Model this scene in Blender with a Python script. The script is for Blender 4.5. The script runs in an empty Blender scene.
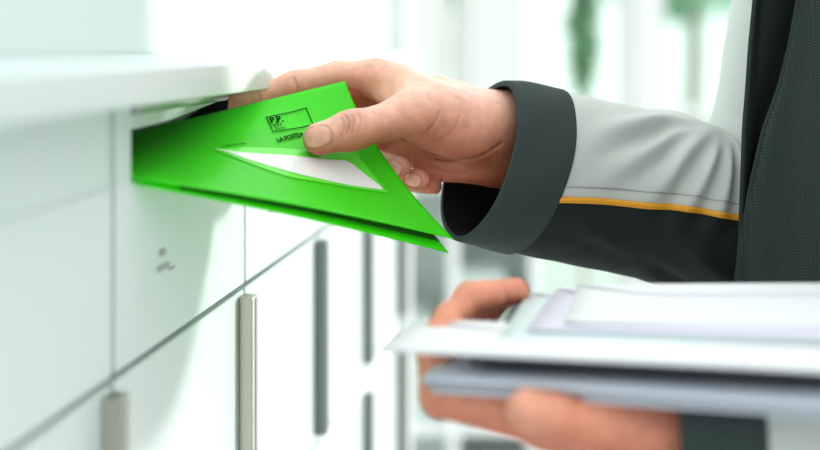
import bpy, bmesh, math, random
import numpy as np
from mathutils import Vector, Matrix

random.seed(7)
C = bpy.context.scene.collection
F = 820 * 50 / 36.0          # focal length in pixels (50 mm on 36 mm)
S = 0.85                     # design units -> metres
CZ = 1.32                    # camera height
HX, HY = 410.0, 46.0         # horizon point of the optical axis

def P(x, y, d):
    """design-depth d along a sight line -> metres in the room"""
    return Vector(((x - HX) / F * d * S, d * S, CZ - (y - HY) / F * d * S))
def D(X, Y, Z):
    return Vector((X * S, Y * S, CZ + Z * S))
TH = math.atan(170 / F)
X0 = -0.2773
WU = Vector((math.sin(TH), math.cos(TH), 0))
WN = Vector((math.cos(TH), -math.sin(TH), 0))
def W(s, n, z):
    """s along the mailbox wall, n out of it, z above the horizon (design units)"""
    p = Vector((X0, 0, 0)) + WU * s + WN * n
    return D(p.x, p.y, z)

# ------------------------------------------------------------------ materials
def mat(name, col, rough=.5, metal=0, spec=.5, bump=None, var=None, sss=0, coat=0):
    m = bpy.data.materials.new(name); m.use_nodes = True
    nt = m.node_tree; b = nt.nodes['Principled BSDF']
    b.inputs['Base Color'].default_value = (*col, 1)
    b.inputs['Roughness'].default_value = rough
    b.inputs['Metallic'].default_value = metal
    b.inputs['Specular IOR Level'].default_value = spec
    b.inputs['Coat Weight'].default_value = coat
    tc = nt.nodes.new('ShaderNodeTexCoord')
    if var:
        sc, amt = var
        n = nt.nodes.new('ShaderNodeTexNoise'); n.inputs['Scale'].default_value = sc; n.inputs['Detail'].default_value = 4
        nt.links.new(tc.outputs['Object'], n.inputs['Vector'])
        r = nt.nodes.new('ShaderNodeMix'); r.data_type = 'RGBA'
        r.inputs[6].default_value = (*[c * (1 - amt) for c in col], 1)
        r.inputs[7].default_value = (*[min(1, c * (1 + amt)) for c in col], 1)
        nt.links.new(n.outputs['Fac'], r.inputs[0]); nt.links.new(r.outputs[2], b.inputs['Base Color'])
    if bump:
        sc, st, dist = bump
        n = nt.nodes.new('ShaderNodeTexNoise'); n.inputs['Scale'].default_value = sc; n.inputs['Detail'].default_value = 3
        nt.links.new(tc.outputs['Object'], n.inputs['Vector'])
        bp = nt.nodes.new('ShaderNodeBump'); bp.inputs['Strength'].default_value = st; bp.inputs['Distance'].default_value = dist
        nt.links.new(n.outputs['Fac'], bp.inputs['Height']); nt.links.new(bp.outputs['Normal'], b.inputs['Normal'])
    if sss:
        b.inputs['Subsurface Weight'].default_value = sss
        b.inputs['Subsurface Radius'].default_value = (1, .35, .2)
        b.inputs['Subsurface Scale'].default_value = .004
    return m

def weave(name, col, scale=620, amt=.35):
    m = mat(name, col, .85, spec=.2)
    nt = m.node_tree; b = nt.nodes['Principled BSDF']
    tc = nt.nodes.new('ShaderNodeTexCoord')
    ws = []
    for rot in ((0, .5, .75), (0, -.6, -.6)):
        mp = nt.nodes.new('ShaderNodeMapping'); mp.inputs['Rotation'].default_value = rot
        w = nt.nodes.new('ShaderNodeTexWave'); w.inputs['Scale'].default_value = scale / 3.14; w.wave_type = 'BANDS'
        w.bands_direction = 'Z'; w.inputs['Distortion'].default_value = .6
        nt.links.new(tc.outputs['Object'], mp.inputs[0]); nt.links.new(mp.outputs[0], w.inputs['Vector']); ws.append(w)
    mu = nt.nodes.new('ShaderNodeMath'); mu.operation = 'MULTIPLY'
    nt.links.new(ws[0].outputs['Fac'], mu.inputs[0]); nt.links.new(ws[1].outputs['Fac'], mu.inputs[1])
    r = nt.nodes.new('ShaderNodeMix'); r.data_type = 'RGBA'
    r.inputs[6].default_value = (*[c * (1 - amt) for c in col], 1)
    r.inputs[7].default_value = (*[c * (1 + 1.6 * amt) for c in col], 1)
    nt.links.new(mu.outputs[0], r.inputs[0]); nt.links.new(r.outputs[2], b.inputs['Base Color'])
    bp = nt.nodes.new('ShaderNodeBump'); bp.inputs['Strength'].default_value = .35; bp.inputs['Distance'].default_value = .0006
    nt.links.new(mu.outputs[0], bp.inputs['Height']); nt.links.new(bp.outputs['Normal'], b.inputs['Normal'])
    return m

def skin_mat():
    m = mat('skin', (.72, .36, .25), .48, spec=.4, bump=(900, .22, .0006), sss=.12)
    nt = m.node_tree; b = nt.nodes['Principled BSDF']
    a = nt.nodes.new('ShaderNodeVertexColor'); a.layer_name = 'skin_tone'
    tc = nt.nodes.new('ShaderNodeTexCoord')
    n = nt.nodes.new('ShaderNodeTexNoise'); n.inputs['Scale'].default_value = 140; n.inputs['Detail'].default_value = 5
    nt.links.new(tc.outputs['Object'], n.inputs['Vector'])
    mr = nt.nodes.new('ShaderNodeMapRange'); mr.inputs[1].default_value = .3; mr.inputs[2].default_value = .7
    mr.inputs[3].default_value = .88; mr.inputs[4].default_value = 1.1
    nt.links.new(n.outputs['Fac'], mr.inputs[0])
    mx = nt.nodes.new('ShaderNodeMix'); mx.data_type = 'RGBA'; mx.blend_type = 'MULTIPLY'; mx.inputs[0].default_value = 1
    nt.links.new(a.outputs['Color'], mx.inputs[6]); nt.links.new(mr.outputs[0], mx.inputs[7])
    nt.links.new(mx.outputs[2], b.inputs['Base Color'])
    return m

M = {}
M['cab'] = mat('white_lacquer', (.70, .80, .787), .32, spec=.4, var=(3, .015))
M['cab2'] = mat('white_laminate', (.90, .94, .935), .4, spec=.4, var=(3, .015))
M['inner'] = mat('pale_inner_steel', (.88, .88, .92), .5)
M['gap'] = mat('dark_joint', (.03, .035, .035), .8)
M['black'] = mat('slot_shade_black', (.012, .013, .018), .45)  # black for the shade painted inside the receiving slot
M['steel'] = mat('brushed_steel', (.55, .53, .47), .34, metal=1, bump=(300, .05, .0004))
M['steel_dark'] = mat('dark_steel', (.20, .23, .21), .5, metal=.3)
M['flap_white'] = mat('pale_lilac_flap', (.80, .80, .87), .5)
M['flap'] = mat('grey_flap', (.42, .42, .44), .35, metal=.4)
M['print'] = mat('grey_print', (.40, .44, .43), .6)
M['green'] = mat('green_paper', (.09, .93, .022), .36, spec=.55, bump=(160, .05, .0005))
_n = M['green'].node_tree; _t = _n.nodes.new('ShaderNodeBsdfTranslucent'); _t.inputs[0].default_value = (.20, .98, .05, 1)
_m = _n.nodes.new('ShaderNodeMixShader'); _m.inputs[0].default_value = .42
_n.links.new(_n.nodes['Principled BSDF'].outputs[0], _m.inputs[1]); _n.links.new(_t.outputs[0], _m.inputs[2])
_n.links.new(_m.outputs[0], _n.nodes['Material Output'].inputs[0])
M['green_shade'] = mat('green_gap_shade', (.010, .10, .003), .8)  # dark green for the painted shade between the envelope's two panels
M['ink'] = mat('dark_green_ink', (.003, .030, .003), .9, spec=.02)
M['window_film'] = mat('window_film', (.13, .90, .05), .28, spec=.55)
M['glare_white'] = mat('painted_glare', (.93, .95, .92), .25, spec=.8)  # white of the glare painted on the envelope window
M['skin'] = skin_mat()
M['jacket'] = weave('dark_green_grey_cloth', (.030, .046, .043))
M['cuff'] = weave('cuff_cloth', (.042, .064, .060), scale=900, amt=.2)
M['dark'] = weave('black_green_cloth', (.018, .026, .025), scale=900, amt=.2)
M['lining'] = mat('black_lining', (.006, .006, .008), .8)
M['silver'] = mat('silver_grey_cloth', (.57, .615, .585), .7, spec=.25, bump=(1200, .12, .0004), var=(30, .05))
M['orange'] = mat('orange_piping', (.83, .36, .015), .6, bump=(900, .4, .0008))
M['paper'] = mat('white_paper', (.86, .89, .91), .6, var=(20, .02))
M['paper_b'] = mat('blue_white_paper', (.70, .76, .86), .6, var=(20, .03))
M['paper_g'] = mat('grey_paper', (.56, .58, .64), .6)
M['stack_shade'] = mat('stack_gap_shade', (.045, .042, .055), .8)  # near-black, stands for the shade between the two bundles
M['paper_t'] = mat('pale_teal_paper', (.72, .85, .85), .6)
M['paper_l'] = mat('lilac_paper', (.74, .73, .85), .6)
M['hair'] = mat('dark_hair', (.05, .03, .02), .6, bump=(400, .6, .003))
M['trousers'] = mat('dark_trousers', (.03, .035, .04), .85, bump=(500, .2, .001))
M['shoe'] = mat('black_shoe', (.015, .015, .015), .4)
M['floor'] = mat('pale_floor', (.74, .77, .74), .3, var=(2, .04))
M['wall'] = mat('white_wall', (.93, .955, .94), .7, var=(1.5, .02))
M['frame'] = mat('white_frame', (.94, .96, .95), .5)
M['leaf'] = mat('leaf', (.17, .40, .20), .6, var=(8, .4))
M['leaf_pale'] = mat('pale_leaf', (.30, .62, .42), .7, var=(5, .3))
M['bark'] = mat('bark', (.5, .45, .36), .8)
M['pot'] = mat('white_pot', (.8, .82, .8), .5)
M['shelfgreen'] = mat('pale_green_shelf', (.80, .90, .85), .6)
M['box_pink'] = mat('salmon_box', (.78, .42, .38), .6)
M['box_yellow'] = mat('cream_box', (.84, .78, .55), .6)
M['box_grey'] = mat('grey_green_box', (.60, .70, .65), .6)
M['ground'] = mat('pale_paving', (.62, .64, .60), .8, var=(4, .1))
gm = bpy.data.materials.new('clear_glass'); gm.use_nodes = True
nt = gm.node_tree; nt.nodes.clear()
o_ = nt.nodes.new('ShaderNodeOutputMaterial'); mx = nt.nodes.new('ShaderNodeMixShader')
tr = nt.nodes.new('ShaderNodeBsdfTransparent'); gl = nt.nodes.new('ShaderNodeBsdfGlossy')
fr = nt.nodes.new('ShaderNodeFresnel'); tr.inputs[0].default_value = (.88, .97, .93, 1); gl.inputs['Roughness'].default_value = .02
nt.links.new(fr.outputs[0], mx.inputs[0]); nt.links.new(tr.outputs[0], mx.inputs[1]); nt.links.new(gl.outputs[0], mx.inputs[2])
nt.links.new(mx.outputs[0], o_.inputs[0]); M['glass'] = gm

# ------------------------------------------------------------------ helpers
def mesh_obj(name, verts, faces, m, parent=None, smooth=False):
    me = bpy.data.meshes.new(name); me.from_pydata([tuple(v) for v in verts], [], faces); me.update()
    return link(name, me, m, parent, smooth)
def link(name, me, m, parent=None, smooth=False):
    o = bpy.data.objects.new(name, me); C.objects.link(o)
    if isinstance(m, (list, tuple)):
        for q in m: me.materials.append(q)
    elif m: me.materials.append(m)
    if smooth:
        for p in me.polygons: p.use_smooth = True
    if parent:
        o.parent = parent
        o.matrix_parent_inverse = parent.matrix_basis.inverted()
    return o
def empty(name, loc, label, cat, group=None):
    o = bpy.data.objects.new(name, None); C.objects.link(o); o.location = loc; o.empty_display_size = .05
    return tag(o, label, cat, group)
def tag(o, label, cat, group=None):
    o['label'] = label; o['category'] = cat
    if group: o['group'] = group
    return o
def structure(o):
    o['kind'] = 'structure'; return o
def hull_box(corners):
    """8 corners ordered bottom ring 0-3, top ring 4-7"""
    return corners, [(3, 2, 1, 0), (4, 5, 6, 7), (0, 1, 5, 4), (1, 2, 6, 5), (2, 3, 7, 6), (3, 0, 4, 7)]
def bm_box(bm, corners):
    v = [bm.verts.new(c) for c in corners]
    for f in ((3, 2, 1, 0), (4, 5, 6, 7), (0, 1, 5, 4), (1, 2, 6, 5), (2, 3, 7, 6), (3, 0, 4, 7)):
        bm.faces.new([v[i] for i in f])
def bm_finish(name, bm, m, parent=None, bevel=0, smooth=False, seg=2):
    bmesh.ops.recalc_face_normals(bm, faces=bm.faces)
    if bevel:
        bmesh.ops.bevel(bm, geom=list(bm.edges), offset=bevel, segments=seg, affect='EDGES', profile=.5, clamp_overlap=True)
    me = bpy.data.meshes.new(name); bm.to_mesh(me); bm.free()
    return link(name, me, m, parent, smooth)
def wall_corners(s0, s1, n0, n1, z0, z1):
    return [W(s0, n0, z0), W(s1, n0, z0), W(s1, n1, z0), W(s0, n1, z0), W(s0, n0, z1), W(s1, n0, z1), W(s1, n1, z1), W(s0, n1, z1)]
def wbox(name, s0, s1, n0, n1, z0, z1, m, parent=None, bevel=0):
    bm = bmesh.new(); bm_box(bm, wall_corners(s0, s1, n0, n1, z0, z1))
    return bm_finish(name, bm, m, parent, bevel)
def abox(name, x0, x1, y0, y1, z0, z1, m, parent=None, bevel=0):
    bm = bmesh.new()
    bm_box(bm, [Vector(c) for c in ((x0, y0, z0), (x1, y0, z0), (x1, y1, z0), (x0, y1, z0), (x0, y0, z1), (x1, y0, z1), (x1, y1, z1), (x0, y1, z1))])
    return bm_finish(name, bm, m, parent, bevel)
def tube(name, pts, r, m, parent=None, seg=10, closed=False):
    cu = bpy.data.curves.new(name, 'CURVE'); cu.dimensions = '3D'; cu.bevel_depth = r; cu.bevel_resolution = 3; cu.use_fill_caps = True
    sp = cu.splines.new('POLY'); sp.points.add(len(pts) - 1)
    for q, p in zip(sp.points, pts): q.co = (*p, 1)
    sp.use_cyclic_u = closed
    t = bpy.data.objects.new('tmp', cu); C.objects.link(t)
    dg = bpy.context.evaluated_depsgraph_get()
    me = bpy.data.meshes.new_from_object(t.evaluated_get(dg)); bpy.data.objects.remove(t)
    me.name = name; me.materials.clear()
    return link(name, me, m, parent, True)
def catmull(pts, n):
    pts = [np.array(p, float) for p in pts]
    q = [2 * pts[0] - pts[1]] + pts + [2 * pts[-1] - pts[-2]]
    out = []
    segs = len(pts) - 1
    for i in range(n + 1):
        t = i / n * segs; k = min(int(t), segs - 1); t -= k
        a, b, c, d = q[k:k + 4]
        out.append(.5 * ((2 * b) + (c - a) * t + (2 * a - 5 * b + 4 * c - d) * t * t + (3 * b - a - 3 * c + d) * t ** 3))
    return out

# ------------------------------------------------------------------ camera
cam = bpy.data.cameras.new('camera'); co = bpy.data.objects.new('camera', cam); C.objects.link(co)
co.location = (0, 0, CZ); co.rotation_euler = (math.pi / 2, 0, 0)
cam.lens = 50; cam.sensor_width = 36; cam.sensor_fit = 'HORIZONTAL'
cam.shift_y = -(225 - HY) / 820
cam.clip_start = .02
cam.dof.use_dof = True; cam.dof.focus_distance = .872 * S; cam.dof.aperture_fstop = 2.7
bpy.context.scene.camera = co

# ------------------------------------------------------------------ mailbox wall
WID = .2688
S_A = .684                      # joint left of the column that receives the envelope
ZL_TOP, ZL_BOT = -.0128, -.034  # ledge
Z_SEAM = -.198; Z_SEAM2 = -.42
Z_FLOOR = -CZ / S
SL0, SL1 = .027, .006           # slot margins in a column
ZS1, ZS0 = -.0375, -.084        # slot top and bottom
names = {-1: 'nearest', 0: 'receiving', 1: '', 2: '', 3: ''}
LBL = {
 -1: 'nearest white mailbox column with its letter flap closed, at the left edge of the picture',
 0: 'white mailbox column whose open slot is receiving the green envelope',
 1: 'white mailbox column right behind the one taking the green envelope',
 2: 'white mailbox column last but one before the far end of the row',
 3: 'farthest white mailbox column at the far end of the row'}
G = .0027
def joint(bm, *a): bm_box(bm, wall_corners(*a))
for k in range(-1, 4):
    s0 = S_A + WID * k; s1 = s0 + WID
    root = empty('mailbox_column', W((s0 + s1) / 2, -.15, Z_FLOOR), LBL[k], 'mailbox', 'mailbox columns along the wall')
    # carcass: back, sides, shelves
    bm = bmesh.new()
    joint(bm, s0, s1, -.33, -.32, Z_FLOOR + .05, -.002)
    joint(bm, s0 + .0003, s0 + .004, -.32, -.012, Z_FLOOR + .05, -.002)
    joint(bm, s1 - .004, s1 - .0003, -.32, -.012, Z_FLOOR + .05, -.002)
    for z in (Z_SEAM, Z_SEAM2 - .012, Z_FLOOR + .06, -.006): joint(bm, s0 + .004, s1 - .004, -.32, -.012, z - .004, z + .004)
    bm_finish('carcass', bm, M['inner'], root)
    # dark recess behind the joints of the fronts
    bm = bmesh.new()
    joint(bm, s0, s0 + SL0 - .002, -.014, -.011, Z_FLOOR + .05, -.03)
    joint(bm, s0 + SL0 - .002, s1, -.014, -.011, Z_FLOOR + .05, ZS0 - .004)
    bm_finish('joint_recess', bm, M['gap'], root)
    # upper front with the slot cut out of it
    a, b = s0 + G, s1 - G
    zb, zt = Z_SEAM + G, ZL_BOT + .001
    sa, sb = s0 + SL0, s1 - SL1
    bm = bmesh.new()
    def ring(n):
        return ([bm.verts.new(W(*q)) for q in ((a, n, zb), (b, n, zb), (b, n, zt), (a, n, zt))],
                [bm.verts.new(W(*q)) for q in ((sa, n, ZS0), (sb, n, ZS0), (sb, n, ZS1), (sa, n, ZS1))])
    of, hf = ring(0); ob, hb = ring(-.010)
    for i in range(4):
        j = (i + 1) % 4
        bm.faces.new((of[i], of[j], hf[j], hf[i])); bm.faces.new((ob[j], ob[i], hb[i], hb[j]))
        bm.faces.new((of[j], of[i], ob[i], ob[j])); bm.faces.new((hf[i], hf[j], hb[j], hb[i]))
    bm_finish('slot_front', bm, M['cab'], root)
    # letter flap: closed, or pushed in under the ledge by the envelope
    if k == 0:
        bm = bmesh.new()
        q = [(sa + .001, -.0025, ZS1 - .001), (s0 + .210, -.0025, ZS1 - .001), (s0 + .206, -.0035, -.0432), (s0 + .150, -.0045, -.0478), (s0 + .108, -.0055, -.0512), (sa + .001, -.0065, -.0530)]
        vs = [W(*p) for p in q] + [W(p[0], p[1] - .0015, p[2]) for p in q]; nq = len(q)
        fl_ = mesh_obj('letter_flap', vs, [tuple(range(nq)), tuple(range(nq, 2 * nq))[::-1]] + [(i, nq + i, nq + (i + 1) % nq, (i + 1) % nq) for i in range(nq)], M['flap_white'], root)
        tube('hinge_rod', [W(sa + .001, .0008, ZS1 - .0015), W(s0 + .212, .0008, ZS1 - .0015)], .0030, M['flap'], fl_)
        # added black plate painting the shade on the far inner side of the slot
        s = s1 - .0042
        q = [(0.0, -.030), (-.0, -.10), (-.085, -.10), (-.055, -.072), (-.030, -.055), (-.018, -.044), (-.012, -.038)]
        vs = [W(s, n - .011, z) for n, z in q] + [W(s - .002, n - .011, z) for n, z in q]
        nq = len(q)
        mesh_obj('slot_shade', vs, [tuple(range(nq))[::-1], tuple(range(nq, 2 * nq))] + [(i, (i + 1) % nq, nq + (i + 1) % nq, nq + i) for i in range(nq)], M['black'], root)
    else:
        wbox('letter_flap', sa + .0003, sb - .0003, -.006, -.0003, ZS0 + .0003, ZS1 - .0003, M['cab'], root, .0004)
    # faint printed marks under the slot
    if k in (0, 1):
        bm = bmesh.new()
        s = s0 + .075
        for ds, dz, w, h in ((.010, 0, .011, .0045), (.006, -.010, .022, .004), (.027, -.0125, .011, .002)):
            vs = [bm.verts.new(W(*q)) for q in ((s + ds - .01, .0004, -.139 + dz), (s + ds - .01 + w, .0004, -.139 + dz), (s + ds - .01 + w, .0004, -.139 + dz + h), (s + ds - .01, .0004, -.139 + dz + h))]
            bm.faces.new(vs)
        bm_finish('printed_mark', bm, M['print'], root)
    # two doors with long bar handles on their near edge
    for z1, z0 in ((Z_SEAM - G, Z_SEAM2 + G), (Z_SEAM2 - .022, Z_SEAM2 - .24)):
        d = wbox('door', a, b, -.010, 0, z0, z1, M['cab'], root, .0012)
        hz1 = z1 - .003; hz0 = z0 + .010
        bm = bmesh.new(); joint(bm, s1 - .0185, s1 - .0030, .0002, .0125, hz0, hz1)
        hd = bm_finish('handle', bm, M['steel'] if k < 1 else M['steel_dark'], d, .0012)
        bm = bmesh.new(); joint(bm, s1 - .0120, s1 - .0105, .0126, .0129, hz0 + .004, hz1 - .002)
        bm_finish('grip_groove', bm, M['steel_dark'], d)
    wbox('door_rail', a, b, -.010, .003, Z_SEAM2 - .020, Z_SEAM2, M['cab2'], root, .001)
    wbox('plinth', s0, s1, -.33, -.03, Z_FLOOR, Z_FLOOR + .05, M['gap'], root)
    wbox('lower_front', a, b, -.010, 0, Z_FLOOR + .055, Z_SEAM2 - .245, M['cab'], root, .001)
S_END = S_A + 4 * WID; S_BEG = S_A - WID
e = wbox('end_panel', S_END + .001, S_END + .022, -.33, .018, Z_FLOOR, .5, M['cab2'], None, .001)
tag(e, 'tall white end panel closing the far end of the mailbox row', 'panel')
# ledge (sloping top)
prof = [(-.011, -.0048), (.027, -.0112), (.030, -.0135), (.030, ZL_BOT + .001), (.029, ZL_BOT), (.0006, ZL_BOT), (.0006, ZL_BOT + .0015), (-.011, ZL_BOT + .0015)]
bm = bmesh.new()
va = [bm.verts.new(W(S_BEG - .3, n, z)) for n, z in prof]; vb = [bm.verts.new(W(S_END, n, z)) for n, z in prof]
bm.faces.new(va); bm.faces.new(vb[::-1])
for i in range(len(prof)): bm.faces.new((va[i], va[(i + 1) % len(prof)], vb[(i + 1) % len(prof)], vb[i]))
tag(bm_finish('ledge', bm, M['cab']), 'long white projecting ledge running above the mailbox slots', 'ledge')
tag(wbox('upper_panel', S_BEG - .3, S_END, -.33, -.0115, -.0042, .5, M['cab']), 'smooth white upper cabinet front above the ledge', 'cabinet')

# ------------------------------------------------------------------ green envelope
TR = np.array(P(345, 81, .898)); TL = np.array(P(100, 140, .852)); BR = np.array(P(454, 239, .838)); BL = np.array(P(126, 177, .704))
def E(u, v, h=0.0):
    def pos(u, v):
        a = TL + (TR - TL) * u; b = BL + (BR - BL) * u
        p = a + (b - a) * v
        bend = 4 * v * (1 - v)
        p = p + np.array((-.0095, .003, -.001)) * bend * max(u, 0) ** 1.5 * S
        p = p + np.array((0, .0, .003)) * 4 * u * (1 - u) * (v ** 2) * S
        p = p + np.array((-.0, -.012, .010)) * bend * 4 * max(0, .75 - u) * max(0, u) * S * .8
        return p
    p = pos(u, v)
    if h:
        du = pos(u + 1e-3, v) - pos(u - 1e-3, v); dv = pos(u, v + 1e-3) - pos(u, v - 1e-3)
        n = np.cross(dv, du); n /= np.linalg.norm(n)
        if n[1] > 0: n = -n
        p = p + n * h
    return p
env = empty('green_envelope', tuple(E(.5, .5)), 'bright green window envelope held by the hand, its end pushed into the slot', 'envelope')
def sheet(name, hf, m, parent, nu=60, nv=40, u0=0, u1=1, v0=0, v1=1, th=.0004, mask=None):
    vs = []; fs = []
    for side in (0, 1):
        for i in range(nu + 1):
            for j in range(nv + 1):
                u = u0 + (u1 - u0) * i / nu; v = v0 + (v1 - v0) * j / nv
                vs.append(E(u, v, hf(u, v) - side * th))
    N = (nu + 1) * (nv + 1)
    ix = lambda i, j, s=0: s * N + i * (nv + 1) + j
    for i in range(nu):
        for j in range(nv):
            fs.append((ix(i, j), ix(i, j + 1), ix(i + 1, j + 1), ix(i + 1, j)))
            fs.append((ix(i, j, 1), ix(i + 1, j, 1), ix(i + 1, j + 1, 1), ix(i, j + 1, 1)))
    for i in range(nu):
        for j in (0, nv): fs.append((ix(i, j), ix(i + 1, j), ix(i + 1, j, 1), ix(i, j, 1)))
    for j in range(nv):
        for i in (0, nu): fs.append((ix(i, j), ix(i, j + 1), ix(i, j + 1, 1), ix(i, j, 1)))
    me = bpy.data.meshes.new(name); me.from_pydata([tuple(v) for v in vs], [], fs)
    bm = bmesh.new(); bm.from_mesh(me); bmesh.ops.recalc_face_normals(bm, faces=bm.faces); bm.to_mesh(me); bm.free()
    return link(name, me, m, parent, True)
sheet('front_panel', lambda u, v: 0, M['green'], env)
sheet('back_panel', lambda u, v: -.0009 - .0085 * (v ** 2) * (.15 + .85 * u ** .8), M['green'], env, v1=1.015)
sheet('gap_shade', lambda u, v: -.0004 - .0055 * (v ** 2) * (.15 + .85 * max(u, 0) ** .8), M['green_shade'], env, u0=.15, u1=.975, v0=.3, v1=.985)  # dark sheet painting the shade in the gap between front and back
HP = .0009
def patch(name, poly, h, m, parent, n=14):
    """closed uv polygon filled with a fan-free grid strip: poly = list of (u, v_top, v_bot)"""
    vs = []; fs = []
    for (u, a, b) in poly:
        for j in range(n + 1): vs.append(E(u, a + (b - a) * j / n, h))
    for i in range(len(poly) - 1):
        for j in range(n):
            q = i * (n + 1) + j; fs.append((q, q + 1, q + n + 2, q + n + 1))
    return mesh_obj(name, vs, fs, m, parent, True)
def uv_of(x, y):
    """flat envelope coordinates printed matter was measured at"""
    best = (.5, .5)
    u, v = .6, .4
    for it in range(40):
        def pr(u, v):
            p = E(u, v); return np.array((HX + F * p[0] / p[1], HY - F * (p[2] - CZ) / p[1]))
        r = pr(u, v) - np.array((x, y)); h = 1e-4
        J = np.stack([(pr(u + h, v) - pr(u - h, v)) / (2 * h), (pr(u, v + h) - pr(u, v - h)) / (2 * h)], 1)
        d = np.linalg.solve(J, r); u -= d[0]; v -= d[1]
    return u, v
patch('window_film', [(u, .455 + .02 * (1 - u) + .03 * max(0, .46 - u) / .11, .745 - .25 * max(0, (.56 - u) / .22) ** 1.6) for u in np.linspace(.345, .893, 30)], .0006, M['window_film'], env)
patch('window_glare', [(.352, .484, .487), (.37, .500, .512), (.39, .514, .542), (.415, .526, .578), (.44, .533, .610), (.48, .537, .645), (.52, .537, .672), (.56, .533, .694), (.60, .530, .708), (.68, .53, .722), (.76, .53, .728), (.82, .53, .73), (.838, .55, .73), (.86, .63, .73), (.882, .70, .728)], .0010, M['glare_white'], env)  # white reflection on the window, painted as a shape over the film
# printed stamp
bTL, bTR, bBR, bBL = np.array((.6254, .162)), np.array((.8028, .1251)), np.array((.7934, .257)), np.array((.6128, .3116))
def B2(x, y):            # stamp frame, x right, y down, both 0..1
    return (1 - y) * ((1 - x) * bTL + x * bTR) + y * ((1 - x) * bBL + x * bBR)
vs, fs = [], []
t = .022
for (x0, y0, x1, y1) in ((0, 0, 1, t * 2.3), (0, 1 - t * 2.3, 1, 1), (0, 0, t, 1), (1 - t, 0, 1, 1)):
    n0 = len(vs); K = 14
    for i in range(K + 1):
        f = i / K
        if x1 - x0 > y1 - y0: q = [(x0 + (x1 - x0) * f, y0), (x0 + (x1 - x0) * f, y1)]
        else: q = [(x0, y0 + (y1 - y0) * f), (x1, y0 + (y1 - y0) * f)]
        for w in q: vs.append(E(*B2(*w), HP))
    for i in range(K): fs.append((n0 + 2 * i, n0 + 2 * i + 1, n0 + 2 * i + 3, n0 + 2 * i + 2))
mesh_obj('printed_stamp_frame', vs, fs, M['ink'], env)
def text_on(name, txt, origin, ex, ey, m, bold=0, space=1.0):
    """text whose baseline starts at origin; ex = uv vector of the whole width, ey = uv vector of the cap height upward"""
    cu = bpy.data.curves.new('tmp', 'FONT'); cu.body = txt; cu.size = 1; cu.offset = bold; cu.resolution_u = 3; cu.space_character = space
    t = bpy.data.objects.new('tmp', cu); C.objects.link(t)
    me = bpy.data.meshes.new_from_object(t.evaluated_get(bpy.context.evaluated_depsgraph_get())); bpy.data.objects.remove(t)
    xs = [v.co.x for v in me.vertices]; ys = [v.co.y for v in me.vertices]
    x0, x1, y1 = min(xs), max(xs), .69
    for v in me.vertices:
        q = origin + ex * ((v.co.x - x0) / (x1 - x0)) + ey * (v.co.y / y1)
        v.co = E(q[0], q[1], HP)
    me.name = name; me.materials.clear()
    return link(name, me, m, env)
EX = bTR - bTL; EY = bTL - bBL
text_on('printed_letters', 'P.P.', B2(.06, .45), EX * .30, EY * .36, M['ink'], .03)
text_on('printed_town_code', '8024', B2(.075, .66), EX * .20, EY * .15, M['ink'], .01)
text_on('printed_town', 'Z\u00fcrich', B2(.075, .88), EX * .24, EY * .15, M['ink'], .01)
laL, laR = np.array((.604, .407)), np.array((.735, .3380))
laR = laL + (laR - laL) * .80
text_on('printed_post_name', 'LA POSTE', laL, laR - laL, EY * .26, M['ink'], .03)
vs, fs = [], []
o = laR + np.array((.006, -.035))
for (a, b, c, d) in ((0, 0, .2, 1), (0, 0, .45, .25), (.45, 0, .6, .5), (0, .45, .6, .62), (.75, .3, 1.1, .5), (.85, .05, 1.0, .75)):
    n0 = len(vs)
    for x, y in ((a, b), (c, b), (c, d), (a, d)):
        q = o + EX * .12 * x - EY * .22 * y; vs.append(E(q[0], q[1], HP))
    fs.append((n0, n0 + 1, n0 + 2, n0 + 3))
mesh_obj('printed_emblem', vs, fs, M['ink'], env)
patch('printed_line', [(u, .4612 - (u - .3788) * .41, .4612 - (u - .3788) * .41 + .006) for u in np.linspace(.379, .480, 10)], HP, M['ink'], env, 2)

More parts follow.
